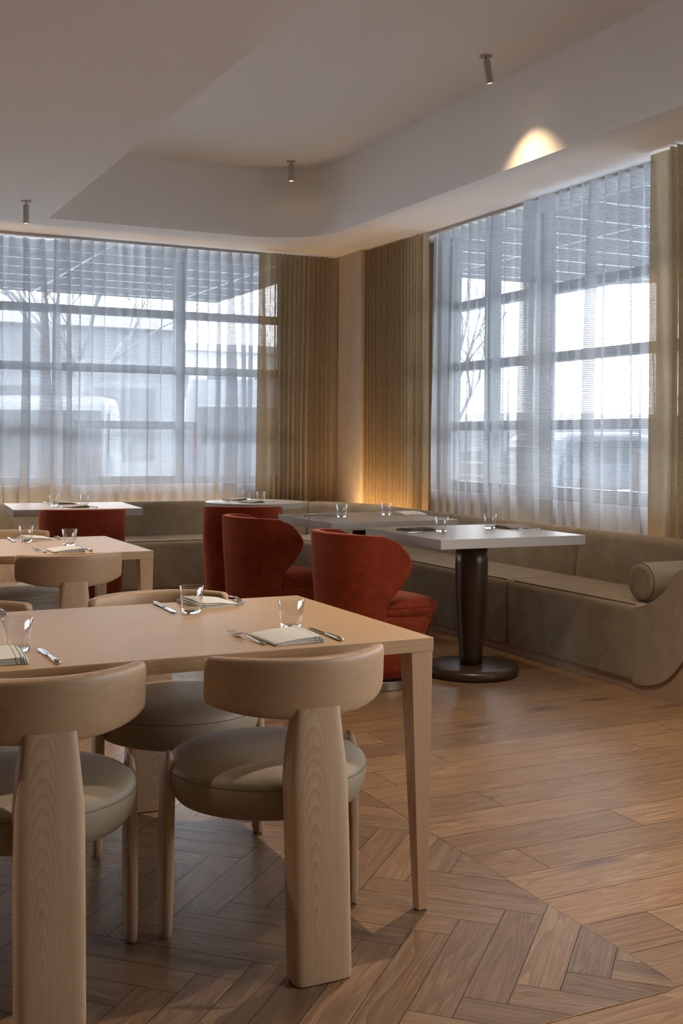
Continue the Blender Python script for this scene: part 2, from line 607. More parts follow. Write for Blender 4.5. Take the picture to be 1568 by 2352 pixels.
def tone():
    k = random.uniform(0.78, 1.14)
    w = random.uniform(-0.03, 0.03)
    return (k * (1 + w), k, k * (1 - w), 1)


bm = bmesh.new(); box(bm, XL, XW + .2, YF, YW + .2, -0.12, -0.0012)
struct('floor', bm, M['gap'])
polys = []
w = 0.1855; gp = 0.0011
y = 2.6405 - 36 * w
k = 0
while y < YW + 0.2:
    x = XL - random.uniform(0, 1.6)
    fix = {36: 2.487, 37: 2.487 - .22}.get(k)
    while x < XW:
        L = random.choice((1.9, 2.1, 1.6, 1.2, 2.2))
        x1 = min(x + L, XW)
        a, b = max(x, XL), x1
        if b > a + .01:
            off = (random.uniform(0, 50), random.uniform(0, 50))
            polys.append(([(a + gp, y + gp), (b - gp, y + gp), (b - gp, y + w - gp), (a + gp, y + w - gp)], quad_uv(None, b - a, w, off), tone()))
        x = x1
    y += w
    k += 1
boards('floor', polys, M['floor'], 0.0)

# herringbone field under the oak tables, rounded corners
HX0, HX1, HY0, HY1, HR = -2.6, 1.921, 2.075, 7.3, 0.055
region = []
for cx, cy, a0 in ((HX1 - HR, HY0 + HR, -90), (HX1 - HR, HY1 - HR, 0), (HX0 + HR, HY1 - HR, 90), (HX0 + HR, HY0 + HR, 180)):
    for t in range(0, 91, 15):
        a = math.radians(a0 + t)
        region.append((cx + HR * math.cos(a), cy + HR * math.sin(a)))
bw = 0.1045; bl = bw * 5
polys = []
c45 = math.cos(PI / 4)


def rot45(p):
    return (HA[0] + (p[0] - p[1]) * c45, HA[1] + (p[0] + p[1]) * c45)


HA = (1.792, 2.626)      # the far end of one board
for i in range(-60, 60):
    for j in range(-16, 16):
        # classic herringbone on a square lattice of unit bw: step (1,1) along a stair, period 2*5 across
        ox, oy = i + 5 * j, i - 5 * j
        for kind in (0, 1):
            if kind == 0:
                q = [(ox, oy), (ox + 5, oy), (ox + 5, oy + 1), (ox, oy + 1)]
            else:
                q = [(ox, oy + 1), (ox + 1, oy + 1), (ox + 1, oy + 6), (ox, oy + 6)]
            g2 = gp / bw
            xs = (q[0][0] + g2, q[2][0] - g2); ys = (q[0][1] + g2, q[2][1] - g2)
            q = [(xs[0], ys[0]), (xs[1], ys[0]), (xs[1], ys[1]), (xs[0], ys[1])]
            off = (random.uniform(0, 50), random.uniform(0, 50))
            tn = tone()
            p2 = [rot45((a * bw - 5 * bw, -b * bw)) for a, b in q][::-1]
            uvr = True
            if max(p[0] for p in p2) < HX0 or min(p[0] for p in p2) > HX1 or max(p[1] for p in p2) < HY0 or min(p[1] for p in p2) > HY1:
                continue
            uv = quad_uv(None, bl, bw, off)
            if kind == 1:
                uv = [uv[0], uv[3], uv[2], uv[1]]
            uv = uv[::-1]
            pp, uu = clip(p2, uv, region)
            if pp:
                polys.append((pp, uu, tn))
bm = bmesh.new()
prism(bm, region, 'z', 0.0001, 0.0005)
struct('floor', bm, M['gap'])
boards('floor', polys, M['herring'], 0.0009)
bm = bmesh.new()
ins = [(p[0], p[1]) for p in region]
cxr, cyr = (HX0 + HX1) / 2, (HY0 + HY1) / 2
vo = []; vi = []
for i, p in enumerate(region):
    a = Vector(region[i - 1]); b = Vector(region[(i + 1) % len(region)])
    t = (b - a).normalized(); nrm = Vector((t.y, -t.x))
    vo.append((p[0] + nrm.x * 0.0022, p[1] + nrm.y * 0.0022)); vi.append((p[0] - nrm.x * 0.0008, p[1] - nrm.y * 0.0008))
n = len(region)
VV = [bm.verts.new((*p, 0.0014)) for p in vo] + [bm.verts.new((*p, 0.0014)) for p in vi]
for i in range(n):
    j = (i + 1) % n
    bm.faces.new((VV[i], VV[j], VV[n + j], VV[n + i]))
struct('trim_1', bm, M['brass'])

# --- walls
bm = bmesh.new()          # wall with the left window (runs along x at the back)
WX0, WX1 = -4.7, 4.42  # left end, past the sheers and out of view, added for more daylight
ZS = 0.90
box(bm, XL, WX0, YW, YW + .25, 0, 3.8)
box(bm, WX1, XW + .3, YW, YW + .25, 0, 3.8)
box(bm, WX0, WX1, YW, YW + .25, 0, ZS)
box(bm, WX0, WX1, YW, YW + .25, SOF + .08, 3.8)
struct('wall_back', bm, M['plaster'])
bm = bmesh.new()          # wall with the right window
WY0, WY1 = 3.6, 8.62
WZ0, WZ1 = -2.6, 2.7       # opening of an added window, out of view, to bring in daylight
box(bm, XW, XW + .13, YF, WZ0, 0, 3.8)
box(bm, XW, XW + .13, WZ1, WY0, 0, 3.8)
box(bm, XW, XW + .13, WZ0, WZ1, 0, ZS)
box(bm, XW, XW + .13, WZ0, WZ1, SOF + .08, 3.8)
box(bm, XW, XW + .13, WY1, YW, 0, 3.8)
box(bm, XW, XW + .13, WY0, WY1, 0, ZS)
box(bm, XW, XW + .13, WY0, WY1, SOF + .08, 3.8)
struct('wall_right', bm, M['plaster'])
bm = bmesh.new(); box(bm, 4.775, XW, 9.40, YW, 0, SOF)
struct('wall_corner', bm, M['plaster'])
bm = bmesh.new(); box(bm, XL - .2, XL, YF, YW + .25, 0, 3.8)
struct('wall_left', bm, M['walnut'])
bm = bmesh.new(); box(bm, XL - .2, XW + .3, YF - .25, YF, 0, 3.8)
struct('wall_front', bm, M['walnut'])

# --- ceilings
bm = bmesh.new()
box(bm, XL, TX0, YF, YW, SOF, TOP + .1)
box(bm, TX0, XW, TY1, YW, SOF, TOP + .1)
box(bm, TX1, XW, -2.0, TY1, SOF, TOP + .1)
box(bm, TX0, XW, YF, -2.0, SOF, TOP + .1)
r = 0.62
arc = [(TX1, TY1)]
for t in range(0, 91, 6):
    a = math.radians(90 - t)
    arc.append((TX1 - r + r * math.cos(a), TY1 - r + r * math.sin(a)))
arc = arc[:1] + arc[1:]
prism(bm, arc, 'z', SOF, TOP + .1)
struct('ceiling', bm, M['paint'], angle=20)
bm = bmesh.new(); box(bm, TX0 - .02, TX1 + .02, -2.05, TY1 + .02, TOP, TOP + .12)
struct('ceiling', bm, M['paint'])


# --- windows
def window(name, axis, plane, a0, a1, z0, z1, mull, trans, fw=0.07, depth=0.09):
    root = tag(D.objects.new(name, None), kind='structure'); COL.objects.link(root)
    bm = bmesh.new()
    def bx(u0, u1, za, zb, d=depth):
        if axis == 'x':
            box(bm, u0, u1, plane - d / 2, plane + d / 2, za, zb)
        else:
            box(bm, plane - d / 2, plane + d / 2, u0, u1, za, zb)
    bx(a0, a0 + fw, z0, z1); bx(a1 - fw, a1, z0, z1); bx(a0, a1, z0, z0 + .05); bx(a0, a1, z1 - fw, z1)
    for c, wd in mull:
        bx(c - wd / 2, c + wd / 2, z0, z1, depth + .02)
    for zt in trans:
        bx(a0, a1, zt - .036, zt + .036)
    tag(bmobj('window_frame', bm, M['frame'], root), kind='structure')
    bm = bmesh.new()
    if axis == 'x':
        vs = [bm.verts.new(p) for p in ((a0, plane, z0), (a1, plane, z0), (a1, plane, z1), (a0, plane, z1))]
    else:
        vs = [bm.verts.new(p) for p in ((plane, a0, z0), (plane, a1, z0), (plane, a1, z1), (plane, a0, z1))]
    bm.faces.new(vs)
    tag(bmobj('window_pane', bm, M['glass'], root), kind='structure')
    bm = bmesh.new()
    if axis == 'x':
        box(bm, a0, a1, plane - .10, plane + .12, z0 - .04, z0 + .005, 0.006)
    else:
        box(bm, plane - .10, plane + .12, a0, a1, z0 - .04, z0 + .005, 0.006)
    tag(bmobj('window_sill', bm, M['frame'], root), kind='structure')
    return root


window('window_1', 'x', YW + .06, WX0, WX1, ZS, SOF + .08, [(3.335, .085), (1.62, .085), (0.0, .085), (-1.6, .085), (-3.2, .085)], (1.42, 1.935, 2.455))
window('window_2', 'y', XW + .08, WY0, WY1, ZS, SOF + .08, [(7.98, .085), (7.24, .085), (5.9, .085), (4.7, .085)], (1.42, 1.935, 2.455))


window('added_window', 'y', XW + .08, WZ0, WZ1, ZS, SOF + .08, [(.05, .085)], (1.935,))  # unseen window, added for cool daylight from the right

# portals tell the renderer where daylight enters
def portal(loc, rot, sx, sy):
    l = D.lights.new('daylight_portal', 'AREA'); l.shape = 'RECTANGLE'; l.size = sx; l.size_y = sy
    l.cycles.is_portal = True
    o = D.objects.new('daylight_portal', l); COL.objects.link(o); o.location = loc; o.rotation_euler = rot
    return o


portal(((WX0 + WX1) / 2, YW + .2, (ZS + SOF) / 2 + .04), (-PI / 2, 0, 0), WX1 - WX0, SOF + .08 - ZS)
portal((XW + .16, (WZ0 + WZ1) / 2, (ZS + SOF) / 2 + .04), (PI / 2, 0, PI / 2), WZ1 - WZ0, SOF + .08 - ZS)
portal((XW + .16, (WY0 + WY1) / 2, (ZS + SOF) / 2 + .04), (PI / 2, 0, PI / 2), WY1 - WY0, SOF + .08 - ZS)


# ------------------------------------------------------------------ curtains
def drape(name, label, cat, axis, plane, a, b, z0, z1, spacing, amp, mat, seed, group=None, lead=0.0, flare=0.3, soft=0.5, leadside=0, over=0.23):
    """one hanging panel in ripple folds. lead: width of a flat hem at one side"""
    ln = abs(b - a)
    per = 20
    nf = max(2, int(round((ln - lead) / spacing)))
    lam = (ln - lead) / nf
    rnd = random.Random(seed)
    folds = []
    for k in range(nf):
        big = rnd.random() < (.5 if over > .2 else .8)
        folds.append(((rnd.uniform(.55, 1.0) if big else rnd.uniform(.02, .25)) if over > .2 else rnd.uniform(.2, .75), rnd.uniform(-1, 1) * (1 if over > .2 else .6), rnd.uniform(.8, 1.2), rnd.choice((1, 1, 1, -1)) if over > .2 else 1))
    nu = nf * per
    nl = 8 if lead else 0
    nz = 24
    V, Fc = [], []
    for iz in range(nz + 1):
        tz = iz / nz
        z = z1 + (z0 - z1) * tz
        g = min(1.0, tz / .55) ** .8
        row = []
        for iu in range(nl):
            s = lead * iu / nl
            row.append((s + .006 * tz * noise.noise(Vector((s * 8, tz * 2, seed))), .004 * noise.noise(Vector((s * 9, tz * 3, seed + 3)))))
        for iu in range(nu + 1):
            q = iu / per
            k = min(nf - 1, int(q))
            s = lead + q * lam
            r_, sl, am, sg = folds[k]
            ph = 2 * PI * (q - k)
            O = lam * (over * (1 - g) + over * (3.1 if over > .2 else 1.3) * r_ * g)
            A_ = amp * am * (1 - (.35 if over > .2 else .05) * g)
            sn = math.sin(ph)
            drift = lam * g * (.55 if over > .2 else 1.1) * noise.noise(Vector((s * 1.9, tz * .8, seed + 9))) + lam * .45 * g * sl * (.5 - .5 * math.cos(ph))
            row.append((s + drift - O * sg * sn, A_ * sn + amp * .5 * g * noise.noise(Vector((s * 3.1, tz * .7, seed + 77)))))
        for s, d in row:
            u = s + (s / ln - 0.5) * flare * tz * 0.05
            if leadside: u = ln - u
            u = a + (b - a) / ln * u
            V.append((u, plane + d, z) if axis == 'x' else (plane + d, u, z))
    nu = nu + nl
    for iz in range(nz):
        for iu in range(nu):
            p = iz * (nu + 1) + iu
            Fc.append((p, p + 1, p + nu + 2, p + nu + 1))
    return tag(pymesh(name, V, Fc, mat), label, cat, group)


YC, XC = 10.03, 4.905
drape('sheer_curtain', 'sheer striped white curtain at far left of the left window', 'curtain', 'x', YC + .035, -1.45, 2.135, 0.12, SOF - .035, .115, .046, M['sheer'], 3.1, 'sheer window curtains')
drape('sheer_curtain', 'sheer striped white curtain between brown drape and dark overlap on left window', 'curtain', 'x', YC - .07, 2.105, 4.02, 0.12, SOF - .035, .108, .046, M['sheer'], 8.4, 'sheer window curtains')
drape('sheer_curtain', 'sheer striped white curtain on right window, half nearer the room corner', 'curtain', 'y', XC, 8.31, 6.80, 0.12, SOF - .035, .122, .05, M['sheer'], 12.7, 'sheer window curtains')
drape('sheer_curtain', 'sheer striped white curtain on right window, half beside right frame edge', 'curtain', 'y', XC - .10, 6.86, 5.40, 0.12, SOF - .035, .122, .05, M['sheer'], 17.3, 'sheer window curtains')
drape('linen_drape', 'brown linen drape gathered beside left window, with flat translucent hem', 'curtain', 'x', YC - .125, 3.965, 4.765, 0.12, SOF - .012, .047, .028, M['linen'], 22.3, 'brown linen drapes', lead=0.12, flare=1.0, over=.12)
drape('linen_drape', 'brown linen drape gathered between pillar and right window', 'curtain', 'y', XC - .062, 8.285, 9.395, 0.12, SOF - .012, .056, .032, M['linen'], 27.9, 'brown linen drapes', lead=0.10, flare=.8, over=.12)
drape('linen_drape', 'brown linen drape at right edge of photo, near end of right window', 'curtain', 'y', XC - .175, 5.44, 4.3, 0.12, SOF - .012, .06, .034, M['linen'], 35.2, 'brown linen drapes', lead=0.16, flare=.3, over=.12)
for nm, lab, args in (('curtain_track', 'thin pale curtain track on ceiling above left window', (-1.5, 4.70, YC - .042, YC + .02)), ('curtain_track', 'thin pale curtain track on ceiling above right window', None)):
    bm = bmesh.new()
    if args:
        box(bm, args[0], args[1], args[2], args[3], SOF - .022, SOF - .0005, .002)
    else:
        box(bm, XC - .022, XC + .02, 4.4, 9.38, SOF - .022, SOF - .0005, .002)
    tag(bmobj(nm, bm, M['white_metal']), lab, 'curtain track', 'ceiling curtain tracks')


# ------------------------------------------------------------------ banquette
BX, BY, BR = 3.985, 9.20, 0.50    # front line of the right run, of the back run, inner corner radius
SEG1 = BY - BR                     # straight part of the right run ends here
ARC = BR * PI / 2
S0 = 4.66


def bpath(s):
    """arclength from y=S0 on the right run -> (front point, outward normal)"""
    y = S0 + s
    if y <= SEG1:
        return Vector((BX, y)), Vector((1, 0))
    t = y - SEG1
    if t <= ARC:
        a = t / BR
        n_ = Vector((math.cos(a), math.sin(a)))
        return Vector((BX - BR, SEG1)) + n_ * BR, n_
    t -= ARC
    return Vector((BX - BR - t, BY)), Vector((0, 1))


def fillet(pts, radii, seg=5):
    out = []
    n = len(pts)
    for i in range(n):
        p = Vector(pts[i]); r = radii[i]
        if r <= 0:
            out.append(tuple(p)); continue
        a = (Vector(pts[i - 1]) - p); b = (Vector(pts[(i + 1) % n]) - p)
        d = min(r, a.length * .49, b.length * .49)
        p0 = p + a.normalized() * d; p1 = p + b.normalized() * d
        for k in range(seg + 1):
            t = k / seg
            out.append(tuple(p0 * (1 - t) ** 2 + p * 2 * t * (1 - t) + p1 * t * t))
    return out


def sweep(prof, s0, s1, endr=0.02, step=0.06):
    cu = sum(p[0] for p in prof) / len(prof); cz = sum(p[1] for p in prof) / len(prof)
    wu = (max(p[0] for p in prof) - min(p[0] for p in prof)) / 2; wz = (max(p[1] for p in prof) - min(p[1] for p in prof)) / 2
    ss = []
    if endr:
        for k in range(6):
            a = k / 5 * PI / 2
            ss.append((s0 + endr * (1 - math.cos(a)), endr * (1 - math.sin(a))))
    else:
        ss.append((s0, 0))
    n_ = max(2, int((s1 - s0) / step))
    for k in range(1, n_):
        s = s0 + endr + (s1 - s0 - 2 * endr) * k / n_
        ss.append((s, 0))
    if endr:
        for k in range(6):
            a = (1 - k / 5) * PI / 2
            ss.append((s1 - endr * (1 - math.cos(a)), endr * (1 - math.sin(a))))
    else:
        ss.append((s1, 0))
    rings = []
    for s, d in ss:
        p, nn = bpath(s)
        ring = []
        for u, z in prof:
            u2 = cu + (u - cu) * (1 - d / wu); z2 = cz + (z - cz) * (1 - d / wz)
            q = p + nn * u2
            ring.append((q.x, q.y, z2))
        rings.append(ring)
    return loft(rings)


TOT = (SEG1 - S0) + ARC + (BX - BR + 1.9)
cuts = [0.0, 5.845 - S0, 7.40 - S0, (SEG1 - S0) + ARC * .47]
cuts.append(cuts[-1] + 2.6)
banq = thing('banquette', 'long taupe velvet banquette with curved corner along both window walls', 'banquette', (0, 0, 0))
seat_prof = fillet([(0.0, .045), (0.0, .448), (.49, .452), (.49, .045)], [.02, .045, .01, .01])
back_prof = fillet([(.485, .30), (.515, .60), (.535, .742), (.655, .742), (.655, .05), (.485, .05)], [0, .1, .05, .05, 0, 0])
for s0, s1 in zip(cuts, cuts[1:] + [TOT]):
    if s1 - s0 < .05: continue
    v, f = sweep(seat_prof, s0 + .002, s1 - .002, .022)
    so = pymesh('seat_cushion', v, f, M['taupe'], banq)
    pts = []
    for k in range(int((s1 - s0 - .06) / .05) + 1):
        p, nn = bpath(s0 + .03 + k * .05)
        q = p + nn * .018
        pts.append((q.x, q.y, .4435))
    v, f = tube(pts, .0035, 6)
    pymesh('piping', v, f, M['taupe_pipe'], so)
    v, f = sweep(back_prof, s0 + .002, s1 - .002, .03)
    pymesh('back_cushion', v, f, M['taupe'], banq)
v, f = sweep([(.018, .0), (.018, .05), (.5, .05), (.5, .0)], 0.0, TOT, 0)
pymesh('plinth', v, f, M['panelwood'], banq, smooth=False)
# swept arm at the near end
top = [(4.662, .437), (4.60, .449), (4.543, .474), (4.485, .503), (4.431, .545), (4.395, .585), (4.365, .628), (4.33, .655), (4.29, .672), (4.22, .690), (4.14, .690), (4.08, .665), (4.05, .61)]
bot = [(4.07, .53), (4.12, .44), (4.18, .36), (4.24, .285), (4.296, .218), (4.335, .172), (4.38, .130), (4.44, .090), (4.506, .064), (4.58, .049), (4.662, .043)]


def spline(pts, n=4):
    out = []
    for i in range(len(pts) - 1):
        p0 = Vector(pts[max(i - 1, 0)]); p1 = Vector(pts[i]); p2 = Vector(pts[i + 1]); p3 = Vector(pts[min(i + 2, len(pts) - 1)])
        for k in range(n):
            t = k / n
            out.append(tuple(.5 * (2 * p1 + (p2 - p0) * t + (2 * p0 - 5 * p1 + 4 * p2 - p3) * t * t + (3 * p1 - p0 - 3 * p2 + p3) * t ** 3)))
    out.append(tuple(pts[-1]))
    return out


bm = bmesh.new(); prism(bm, spline(top, 3) + spline(bot, 3), 'x', BX - .03, BX + .655, .006, 3)
bmobj('arm', bm, M['taupe'], banq, angle=40)
bm = bmesh.new(); prism(bm, [(4.658, 0), (4.658, .40), (4.20, .5), (4.0, .5), (4.0, 0)], 'x', BX - .018, BX + .64)
bmobj('arm_panel', bm, M['panelwood'], banq)

# bolster cushion lying against the arm
bol = thing('bolster_cushion', 'taupe velvet bolster lying across the near end of the banquette', 'cushion', (BX + .07, 4.725, .556))
prof = [(0.0, 0.0), (.05, -.004), (.085, 0.0), (.097, .008), (.1005, .02), (.1005, .46), (.095, .472), (.06, .48), (0, .482)]
v, f = lathe(prof, 40)
v = [(z, x, y) for x, y, z in v]
pymesh('cushion_body', v, f, M['taupe'], bol)
v, f = tube([(.012, .0985 * math.cos(a), .0985 * math.sin(a)) for a in [2 * PI * k / 40 for k in range(41)]], .0032, 6)
pymesh('piping', v, f, M['taupe_pipe'], bol)
V, Fc = [], []
for k in range(22):     # gathers on the round end
    a = 2 * PI * k / 22 + random.uniform(-.08, .08)
    r0, r1 = .055 + random.uniform(0, .015), .084
    vv, ff = tube([(-.0035 + .0022 * (i / 3) ** 2, (r0 + (r1 - r0) * i / 3) * math.cos(a), (r0 + (r1 - r0) * i / 3) * math.sin(a)) for i in range(4)], [.0005, .0012, .0018, .0008], 6)
    V, Fc = merge((V, Fc), (vv, ff))
pymesh('gather', V, Fc, M['taupe'], bol)

# LED strips hidden behind the banquette, washing up the curtains
led = thing('led_strip', 'warm light strip glowing behind the banquette back', 'light strip', (0, 0, 0))
for (x0, x1, y0, y1) in ((-1.4, 3.9, 9.866, 9.878), (4.655, 4.671, 4.75, 8.6)):
    bm = bmesh.new(); box(bm, x0, x1, y0, y1, .52, .532)
    bmobj('strip', bm, M['led'], led)
bm = bmesh.new(); box(bm, 4.52, 4.75, 9.34, 9.352, .52, .532)
bmobj('strip', bm, M['led'], led)


def led_light(loc, sx, sy, pw):
    l = D.lights.new('led_light', 'AREA'); l.shape = 'RECTANGLE'; l.size = sx; l.size_y = sy
    l.energy = pw; l.color = (1.0, 0.60, 0.25); l.spread = math.radians(160)
    o = D.objects.new('led_light', l); COL.objects.link(o); o.location = loc; o.rotation_euler = (PI, 0, 0); o.parent = led


led_light((1.25, 9.872, .54), 5.2, .012, LED_W * 2.2)
led_light((4.663, 6.7, .54), .012, 3.9, LED_W * 0.3)
led_light((4.52, 9.30, .54), .4, .012, LED_W * .5)
led_light((4.663, 8.85, .54), .012, .9, LED_W * .8)


# ------------------------------------------------------------------ ceiling spotlights
def spotlight(x, y, z, label, tilt=(0, 0), power=SPOT_W, cone=82, group='ceiling spotlights', blend=.8, tint=None):
    t = thing('ceiling_spotlight', label, 'ceiling light', (x, y, z), 0, group)
    v, f = lathe([(0, -.008), (.036, -.008), (.040, -.005), (.040, 0), (0, 0)], 32)
    pymesh('mounting_plate', v, f, M['white_metal'], t)
    v, f = tube([(0, 0, -.006), (0, 0, -.032)], .006, 10)
    pymesh('stem', v, f, M['white_metal'], t)
    R = Matrix.Rotation(tilt[0], 4, 'X') @ Matrix.Rotation(tilt[1], 4, 'Y')
    v, f = lathe([(0, -.024), (.017, -.026), (.0225, -.034), (.0225, -.166), (.0195, -.168), (.0195, -.158), (0, -.158)], 32)
    b = pymesh('lamp_body', [R @ Vector(p) for p in v], f, M['white_metal'], t)
    v, f = lathe([(0, -.1585), (.0188, -.1585), (.0188, -.1615), (0, -.1645)], 24)
    pymesh('lens', [R @ Vector(p) for p in v], f, M['lens'], b)
    l = D.lights.new('spot_lamp', 'SPOT'); l.energy = power; l.color = tint or WARM
    l.spot_size = math.radians(cone); l.spot_blend = blend; l.shadow_soft_size = .018
    o = D.objects.new('spot_lamp', l); COL.objects.link(o); o.parent = t
    o.location = R @ Vector((0, 0, -.172)); o.rotation_euler = (R.to_euler())
    return t


spotlight(1.61, 8.66, SOF, 'small white ceiling spotlight above left window, leftmost of three', cone=70)
spotlight(3.85, 8.90, TOP, 'small white ceiling spotlight near rounded corner of the tray ceiling', cone=48)
spotlight(3.85, 5.92, TOP, 'tilted white ceiling spotlight nearest, casting a glow on the soffit face', tilt=(0.0, -.20), cone=88, blend=1.0, power=SPOT_W * .45, tint=(1.0, .70, .38))
hid = 'unseen white ceiling spotlight, set overhead to light the room'  # unseen lamps: the first follows the table's shadow, the rest added for warm light
for (x, y, z, k) in ((2.44, 3.47, TOP, 1.6), (2.44, 1.2, TOP, .8), (3.85, 2.9, TOP, .5), (-1.3, 8.66, SOF, .8), (.6, 5.75, SOF, 1.0), (-.6, 3.0, SOF, .9)):
    spotlight(x, y, z, hid, group='spotlights out of view overhead', power=SPOT_W * k)


# ------------------------------------------------------------------ oak dining tables
def oak_table(x1, y0, y1, length, label, rz=0.0):
    cx, cy = x1 - length / 2, (y0 + y1) / 2
    hx, hy = length / 2, (y1 - y0) / 2
    t = thing('dining_table', label, 'table', (cx, cy, 0), rz, 'light oak dining tables')
    bm = bmesh.new(); box(bm, -hx, hx, -hy, hy, .712, .75, .0018)
    bmobj('table_top', bm, M['oak'], t)
    for sx in (-1, 1):
        for sy in (-1, 1):
            ex, ey = sx * (hx - .002), sy * (hy - .002)
            a, b = .066, .030
            rings = []
            for z, wd, ins in ((0.004, b, .006), (.712, a, 0.0)):
                X0, Y0 = ex - sx * ins, ey - sy * ins
                rings.append([(X0, Y0, z), (X0 - sx * wd, Y0, z), (X0 - sx * wd, Y0 - sy * wd, z), (X0, Y0 - sy * wd, z)])
            v, f = loft(rings)
            bm = bmesh.new()
            vs = [bm.verts.new(p) for p in v]
            for q in f: bm.faces.new([vs[i] for i in q])
            bmesh.ops.bevel(bm, geom=[e for e in bm.edges], offset=.0012, segments=1, affect='EDGES')
            lg = bmobj('leg', bm, M['oak_v'], t)
            X0, Y0 = ex - sx * (.006 + b / 2), ey - sy * (.006 + b / 2)
            bm = bmesh.new(); box(bm, X0 - .011, X0 + .011, Y0 - .011, Y0 + .011, 0, .006)
            bmobj('foot_glide', bm, M['black'], lg)
    return t


M['oak_v'] = m_ring('light_oak_leg', lin('#cda680'), lin('#b08864'), 'Z', (math.radians(2), 0, 0), (.3, .3, 0), .006, 0.45, .35, .8, (75, 75, 3))
oak_table(1.606, 2.708, 3.634, 1.51, 'light oak dining table in front, set for dining')
oak_table(1.612, 5.362, 6.290, 1.51, 'light oak dining table further back beside left red chair')


# ------------------------------------------------------------------ wooden dining chairs
def section(hh, ht, n=20, ex=5.0):
    out = []
    for k in range(n):
        a = 2 * PI * k / n
        c, s = math.cos(a), math.sin(a)
        out.append((ht * math.copysign(abs(c) ** (2 / ex), c), hh * math.copysign(abs(s) ** (2 / ex), s)))
    return out


def make_wood_chair(label):
    t = thing('dining_chair', label, 'chair', (0, 0, 0), 0, 'ash dining chairs with round seats')
    prof = [(0, .336), (.12, .336), (.205, .341), (.238, .353), (.256, .375), (.2635, .405), (.265, .430), (.2638, .434), (.2645, .438), (.258, .451), (.240, .463), (.205, .474), (.15, .482), (.08, .486), (0, .487)]
    v, f = lathe(prof, 64)
    st = pymesh('seat', v, f, M['leather'], t)
    v, f = tube([(.2645 * math.cos(a), .2645 * math.sin(a), .434) for a in [2 * PI * k / 64 for k in range(65)]], .0013, 5)
    pymesh('seam', v, f, M['thread'], st)
    # curved backrest
    R0, th, half = .291, .042, .309
    yc = -.335 + R0
    rings = []
    N_ = 44
    for i in range(N_ + 1):
        q = -1 + 2 * i / N_
        q = math.sin(q * PI / 2) * .35 + q * .65
        s = q * half
        d_end = half - abs(s)
        zt = .765 - .004 * abs(q) ** 3
        zb = .617 + .034 * abs(q) ** 2.2
        rc = .022
        k = 1.0
        if d_end < rc:
            k = math.sqrt(max(0.0, 1 - (1 - d_end / rc) ** 2))
        ht = th / 2 * (0.25 + .75 * k) * (1 - .15 * abs(q) ** 4)
        hh = (zt - zb) / 2
        hh = hh - rc * (1 - k)
        a = s / R0
        zc = (zt + zb) / 2
        ring = []
        for dx, dz in section(hh, ht, 28, 5.5 if k > .5 else 4.0):
            rad = R0 - th / 2 + dx
            lean = (dz + zc - .69) * .10
            ring.append((rad * math.sin(a), yc - rad * math.cos(a) - lean * math.cos(a), zc + dz))
        rings.append(ring)
    v, f = loft(rings)
    pymesh('backrest', v, f, M['ash_back'], t)
    # wide rear leg: a tapering plank that leans slightly forward
    rings = []
    for z, wd, yb, tk in ((0.004, .073, -.376, .072), (.02, .0755, -.376, .076), (.30, .0755, -.362, .082), (.48, .0755, -.348, .084), (.56, .068, -.338, .072), (.645, .058, -.332, .050)):
        ring = [(x_, yb + tk / 2 + y_, z) for y_, x_ in section(wd, tk / 2, 24, 5.5)]
        rings.append(ring)
    v, f = loft(rings)
    o = pymesh('leg', v, f, M['ash_leg'], t)
    o.data.set_sharp_from_angle(angle=math.radians(50))
    bm = bmesh.new(); box(bm, -.066, .066, -.369, -.313, 0, .006)
    bmobj('foot_glide', bm, M['black'], o)
    for sx in (-1, 1):
        rings = []
        for z, wd, tk, xo in ((0.0, .016, .010, .268), (.012, .029, .0135, .267), (.05, .033, .0150, .267), (.25, .036, .0160, .265), (.40, .034, .0155, .263), (.445, .028, .0135, .262), (.472, .017, .009, .261), (.480, .006, .004, .260)):
            rings.append([(sx * xo + x_, .035 + y_, z) for x_, y_ in section(wd, tk, 24, 3.6)])
        v, f = loft(rings)
        pymesh('leg', v, f, M['ash_leg'], t)
    return t


ch = make_wood_chair('pale ash chair in front, its whole rear leg and round seat visible')
ch.location = (1.162, 2.822, 0)
dup(ch, (.540, 2.845, 0), math.radians(-2), 'pale ash chair cut by left photo edge at front table', 'ash dining chairs with round seats')
dup(ch, (1.142, 3.53, 0), PI, 'pale ash chair across the front table, its seat showing below tabletop', 'ash dining chairs with round seats')
dup(ch, (.475, 3.52, 0), PI, 'pale ash chair across front table at left edge, only top rail showing', 'ash dining chairs with round seats')
dup(ch, (1.195, 5.476, 0), math.radians(-2), 'pale ash chair pushed to the back oak table, backrest facing viewer', 'ash dining chairs with round seats')
dup(ch, (1.13, 6.42, 0), PI, 'pale ash chair on far side of the back oak table', 'ash dining chairs with round seats')


